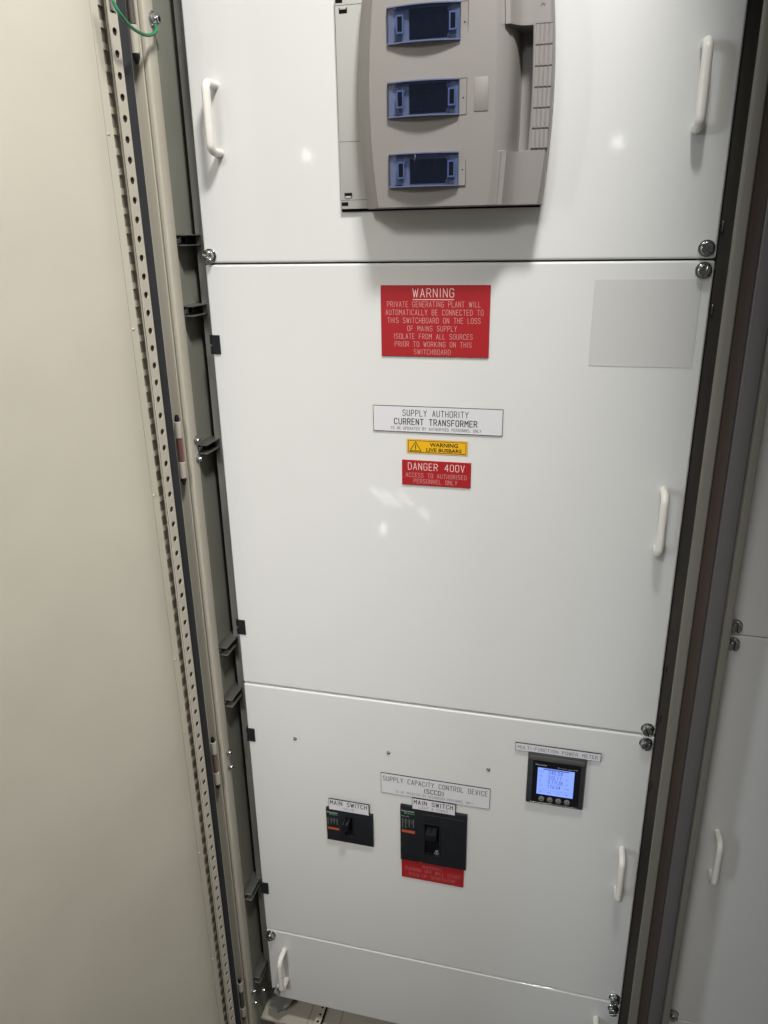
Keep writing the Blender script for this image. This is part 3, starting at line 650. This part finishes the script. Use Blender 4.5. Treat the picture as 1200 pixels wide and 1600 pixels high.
lettering([('SUPPLY CAPACITY CONTROL DEVICE', .2380, .4102, -.8148, .0090, 0.00088), ('(SCCD)', .3075, .3390, -.8280, .0085, 0.00115)], -0.0021, ink_black, L, 'heading')
lettering([('TO BE OPERATED BY AUTHORISED PERSONNEL ONLY', .2592, .3871, -.8358, .0042, 0.0005)], -0.0021, ink_pale, L); adopt(L)
L = plate(0.1417, 0.2132, -0.8900, -0.8674, -0.0045, -0.0063, white_lam, 'small white plate on top of the smaller black switch, reading main switch solar', border=0.0007)
lettering([('MAIN SWITCH', .1450, .2094, -.8780, .0080, 0.00112)], -0.0066, ink_black, L, 'heading')
lettering([('SOLAR', .1685, .1867, -.8862, .0045, 0.0005)], -0.0066, ink_pale, L); adopt(L)
L = plate(0.2876, 0.3598, -0.8600, -0.8377, -0.0045, -0.0063, white_lam, 'small white plate on top of the larger black switch, reading main switch light and power', border=0.0007)
lettering([('MAIN SWITCH', .2912, .3555, -.8488, .0080, 0.00112)], -0.0066, ink_black, L, 'heading')
lettering([('LIGHT & POWER', .2990, .3470, -.8568, .0046, 0.0005)], -0.0066, ink_pale, L); adopt(L)
L = plate(0.2680, 0.3756, -1.0137, -0.9735, -0.0002, -0.0020, red_lam, 'red plate below the larger black switch, about starting the backup generator', 'sign')
lettering([('WARNING', .3047, .3381, -.9858, .0060, 0.0006), ('TURNING OFF WILL START', .2742, .3693, -.9965, .0068, 0.0006), ('BACK-UP GENERATOR', .2816, .3604, -1.0075, .0068, 0.0006)], -0.0021, ink_dim, L); adopt(L)
# ================================================================== MAIN SWITCHES
def brand(parent, x, z, s, y, name='maker_mark'):
    font_text('Schneider', x, x+0.0225*s, z, 0.0030*s, y, print_white, parent, name, bold=0.03)
    font_text('Electric', x+0.0105*s, x+0.0225*s, z-0.0042*s, 0.0026*s, y, print_green, parent, name, bold=0.02)
    e = MB(); e.lathe([(0.0024*s, 0), (0.0024*s, 0.0001)], 16, Matrix.Translation((x+0.0070*s, y+0.0001, z-0.0028*s)) @ TOFRONT @ Matrix.Scale(0.55, 4, (0, 1, 0)))
    e.build(name, print_green, parent)
def switch(x0, x1, z0, z1, rec, tog, label, big):
    sw = empty('main_switch', ((x0+x1)/2, 0, z0), label, 'switch', 'black main switches')
    yf = -0.0060
    rx0, rx1, rz0, rz1 = rec
    b = MB()
    # face built as four bars round the toggle opening, plus bevelled rim
    b.box(x0, rx0, yf, -0.0003, z0, z1, bev=0.0009); b.box(rx1, x1, yf, -0.0003, z0, z1, bev=0.0009)
    b.box(rx0-0.0012, rx1+0.0012, yf+0.00004, -0.0003, rz1, z1-0.0004, bev=0.0004); b.box(rx0-0.0012, rx1+0.0012, yf+0.00004, -0.0003, z0+0.0004, rz0, bev=0.0004)
    b.build('faceplate', face_plastic, sw)
    MB().box(rx0-0.0004, rx1+0.0004, -0.0022, -0.0008, rz0-0.0004, rz1+0.0004).build('toggle_recess', black, sw)
    g = MB(); frame_line(g, rx0-0.0022, rx1+0.0022, rz0-0.0022, rz1+0.0022, 0.0016, yf-0.0014, yf-0.0001); g.build('recess_collar', black_plastic, sw)
    tx0, tx1, tz = tog
    t = MB().prism([(tx0, tz-0.0065), (tx1, tz-0.0065), (tx1, tz+0.0065), (tx0, tz+0.0065)], -0.024, -0.0015, bev=0.0010)
    t.build('toggle', mat('matt_black_toggle', (0.006, 0.006, 0.007), 0.5, spec=0.3), sw)
    MB().box(tx0+0.0015, tx0+0.0065, -0.0236, -0.0060, tz+0.0066, tz+0.0068).box(tx1-0.0075, tx1-0.0015, -0.0236, -0.0060, tz+0.0066, tz+0.0068).build('toggle_mark', black_plastic, sw)
    yp = yf-0.0002; W_ = x1-x0
    if big:
        brand(sw, x0+0.0022, z1-0.0110, 1.0, yp)
        font_text('INV 250', x0+0.0024, x0+0.0150, z1-0.0215, 0.0022, yp, print_white, sw, 'rating_print')
        pr = MB()
        for k, (a, h_) in enumerate(((0.003, 0.019), (0.0085, 0.019), (0.0145, 0.017), (0.0215, 0.016))): pr.box(x0+a, x0+a+0.0020, yp-0.00005, yp+0.0001, z1-0.0255-h_, z1-0.0255)
        for k in range(4): pr.box(x0+0.003, x0+0.0235, yp-0.0001, yp-0.00006, z1-0.0275-k*0.0022, z1-0.0270-k*0.0022)
        pr.build('rating_table', print_grey, sw)
        MB().box(x0+0.0026, x0+0.0250, yp-0.0001, yp+0.0001, z1-0.0545, z1-0.0490).build('orange_strip', print_orange, sw)
        MB().box(x0+0.0335, x0+0.0375, yf-0.0006, yf-0.0001, z0+0.0003, z0+0.0020).build('trip_marker', red_mark, sw)
        MB().prism([(rx1-0.0085, rz0+0.0012), (rx1-0.0006, rz0+0.0012), (rx1-0.0020, rz0+0.0080), (rx1-0.0060, rz0+0.0080)], -0.0050, -0.0022).build('lock_tab', mat('mid_grey_plastic', (0.16, 0.16, 0.17), 0.5), sw)
        MB().box(rx0+0.022, rx0+0.034, yf-0.0006, yf-0.0001, z0+0.0004, z0+0.0020).build('bottom_catch', black_plastic, sw)
        MB().lathe([(0.0010, 0), (0.0010, 0.0003)], 10, Matrix.Translation((x0+0.0820, yf-0.0001, z0+0.060)) @ TOFRONT).build('test_hole', black, sw)
        MB().box(x0+0.0375, x1-0.004, yf-0.0008, yf-0.0001, z1-0.0110, z1-0.0105).build('upper_step', dark_pl, sw)
    else:
        brand(sw, x0+0.0020, z1-0.0085, 0.88, yp)
        pr = MB()
        for k, (a, h_) in enumerate(((0.002, 0.015), (0.0085, 0.012), (0.0135, 0.012), (0.0190, 0.013))): pr.box(x0+a, x0+a+0.0018, yp-0.00005, yp+0.0001, z1-0.0190-h_, z1-0.0190)
        for k in range(3): pr.box(x0+0.002, x0+0.0200, yp-0.0001, yp-0.00006, z1-0.0208-k*0.0020, z1-0.0203-k*0.0020)
        pr.build('rating_table', print_grey, sw)
        MB().box(x0+0.0022, x0+0.0228, yp-0.0001, yp+0.0001, z1-0.0435, z1-0.0395).build('orange_strip', print_orange, sw)
        MB().box(x0+0.0300, x0+0.0345, yf-0.0006, yf-0.0001, z0+0.0006, z0+0.0026).build('trip_marker', red_mark, sw)
        MB().lathe([(0.0010, 0), (0.0010, 0.0003)], 10, Matrix.Translation((x0+0.0570, yf-0.0001, z0+0.036)) @ TOFRONT).build('test_hole', black, sw)
    adopt(sw); return sw
switch(0.1358, 0.2190, -0.9567, -0.8890, (0.1700, 0.1830, -0.9420, -0.9010), (0.1690, 0.1805, -0.9090), 'smaller black main switch with its toggle up, under the solar plate', False)
switch(0.2672, 0.3791, -0.9717, -0.8574, (0.3095, 0.3335, -0.9500, -0.8870), (0.3130, 0.3310, -0.8990), 'larger black main switch in the middle, above the red generator plate', True)
# ================================================================== POWER METER
pm = empty('power_meter', (0.514, 0, -0.8045), 'square black digital power meter with a lit blue screen and four round buttons', 'meter')
x0, x1, z0, z1 = 0.4705, 0.5575, -0.8040, -0.7108
def loft_rect(a, bb, m, name):
    b = bmesh.new(); R = []
    for (xa, xb, za, zb, y) in (a, bb): R.append([b.verts.new(p) for p in ((xa, y, za), (xb, y, za), (xb, y, zb), (xa, y, zb))])
    b.faces.new(R[0]); b.faces.new(R[1])
    for i in range(4): b.faces.new((R[0][i], R[0][(i+1) % 4], R[1][(i+1) % 4], R[1][i]))
    bmesh.ops.recalc_face_normals(b, faces=b.faces)
    bmesh.ops.bevel(b, geom=list(b.edges), offset=0.0012, segments=2, profile=0.5, affect='EDGES')
    c = MB(); c.add(b); return c.build(name, m, pm)
loft_rect((x0-0.0005, x1+0.0015, z0-0.0008, z1+0.0010, -0.0003), (x0+0.0005, x1-0.0003, z0+0.0005, z1-0.0005, -0.0140), dark_pl, 'bezel')
MB().box(x0+0.0085, x1-0.0070, -0.01435, -0.0139, z0+0.0050, z1-0.0115, bev=0.0002, seg=1).build('front_glass', gloss_black, pm)
MB().box(x0+0.0020, x1-0.0015, -0.0150, -0.0138, z1-0.0092, z1-0.0022, bev=0.0005).build('top_band', mat('satin_grey_band', (0.16, 0.16, 0.16), 0.25, metal=0.4), pm)
MB().box(x0+0.0040, x1-0.0030, -0.0151, -0.0144, z1-0.0108, z1-0.0096, bev=0.0003).build('band_highlight', zinc, pm)
MB().box(x0+0.0080, x1-0.0080, -0.0146, -0.0141, z0+0.0024, z0+0.0034, bev=0.0002, seg=1).build('lower_trim', zinc, pm)
MB().box(0.4866, 0.5415, -0.0147, -0.0144, -0.7838, -0.7345).build('screen', screen_mat, pm)
dg = [('240.58', .5030, .5240, -.7442, .0062, 0.0008), ('332.17', .5030, .5225, -.7530, .0062, 0.0008), ('0.77128', .5030, .5245, -.7617, .0062, 0.0008), ('176.54', .5030, .5215, -.7704, .0062, 0.0008),
      ('VAVG', .4890, .4955, -.7420, .0020, .0003), ('PTOT', .4890, .4950, -.7505, .0020, .0003), ('PF', .4895, .4925, -.7590, .0020, .0003), ('QTOT', .4890, .4950, -.7675, .0020, .0003),
      ('V', .5290, .5306, -.7440, .0020, .0003), ('KW', .5290, .5322, -.7525, .0022, .0003), ('LAG', .5290, .5335, -.7605, .0022, .0003), ('KVAR', .5290, .5350, -.7690, .0022, .0003)]
lettering(dg, -0.0148, digit_mat, pm, 'screen_digits')
sb_ = MB(); sb_.box(0.4950, 0.5335, -0.0149, -0.0148, -0.7372, -0.7353); sb_.box(0.4872, 0.5410, -0.0149, -0.0148, -0.7752, -0.7749)
sb_.box(0.4905, 0.4950, -0.0149, -0.0148, -0.7792, -0.7784).box(0.5030, 0.5085, -0.0149, -0.0148, -0.7792, -0.7784).box(0.5165, 0.5215, -0.0149, -0.0148, -0.7792, -0.7784).box(0.5310, 0.5330, -0.0149, -0.0148, -0.7800, -0.7780)
sb_.build('screen_bars', digit_mat, pm)
font_text('Schneider', .4825, .5005, -.7305, .0026, -0.0145, print_white, pm, 'maker_mark', bold=0.02)
font_text('PowerLogic PM', .5160, .5455, -.7318, .0018, -0.0145, print_white, pm, 'model_print')
for k in range(4):
    c = (0.4946+0.0130*k, -0.7922)
    o = MB().lathe([(0.0044, 0), (0.0045, 0.0008), (0.0042, 0.0016), (0.0034, 0.0019)], 22, Matrix.Translation((c[0], -0.0142, c[1])) @ TOFRONT).build('button', mat('grey_button_plastic', (0.20, 0.19, 0.17), 0.35), pm)
    MB().box(c[0]-0.0013, c[0]+0.0013, -0.0163, -0.0161, c[1]-0.0006, c[1]+0.0006).build('button_symbol', black_plastic, o)
adopt(pm)
pm.location.y += 0.0060; pm.location.z -= 0.0047
# ================================================================== EARTH WIRE
def smooth_path(P, n=8):
    out = []; P = [Vector(p) for p in P]; Q = [P[0]]+P+[P[-1]]
    for i in range(1, len(Q)-2):
        a, b_, c, d = Q[i-1:i+3]
        for k in range(n):
            t = k/n; out.append(0.5*((2*b_)+(c-a)*t+(2*a-5*b_+4*c-d)*t*t+(3*b_-a-3*c+d)*t**3))
    out.append(P[-1]); return out
ew = empty('earth_wire', (-0.0134, -0.08, 0.255), 'green earth wire looping from the open door to the bolt at the top left', 'wire')
MB().tube(smooth_path([(-0.016, -0.136, 0.315), (-0.0129, -0.135, 0.2831), (-0.0106, -0.135, 0.2729), (-0.0061, -0.130, 0.2618), (-0.0075, -0.110, 0.256), (-0.0134, -0.080, 0.2565), (-0.0149, -0.060, 0.2589), (-0.0152, -0.045, 0.2643), (-0.0157, -0.038, 0.2700), (-0.0190, -0.034, 0.2750)]), 0.0019, 12).build('insulated_core', green_pvc, ew)
MB().lathe([(0.0062, 0), (0.0064, 0.0012), (0.0058, 0.0018)], 20, Matrix.Translation((-0.0245, -0.030, 0.2815)) @ TORIGHT).tube([(-0.0238, -0.0305, 0.2770), (-0.0215, -0.0320, 0.2755), (-0.0185, -0.0343, 0.2745)], 0.0023, 10).build('cable_lug', zinc, ew)
o = MB().box(-0.0045, 0.0045, -0.0009, 0.0003, -0.012, 0.008, bev=0.0004).lathe([(0.0028, 0), (0.0028, 0.003)], 6, Matrix.Translation((0, -0.0008, 0.003)) @ TOFRONT).build('cable_lug', zinc, ew)
o.data.transform(DM @ Matrix.Translation((0.0300, -0.0092, 0.286)))
adopt(ew)
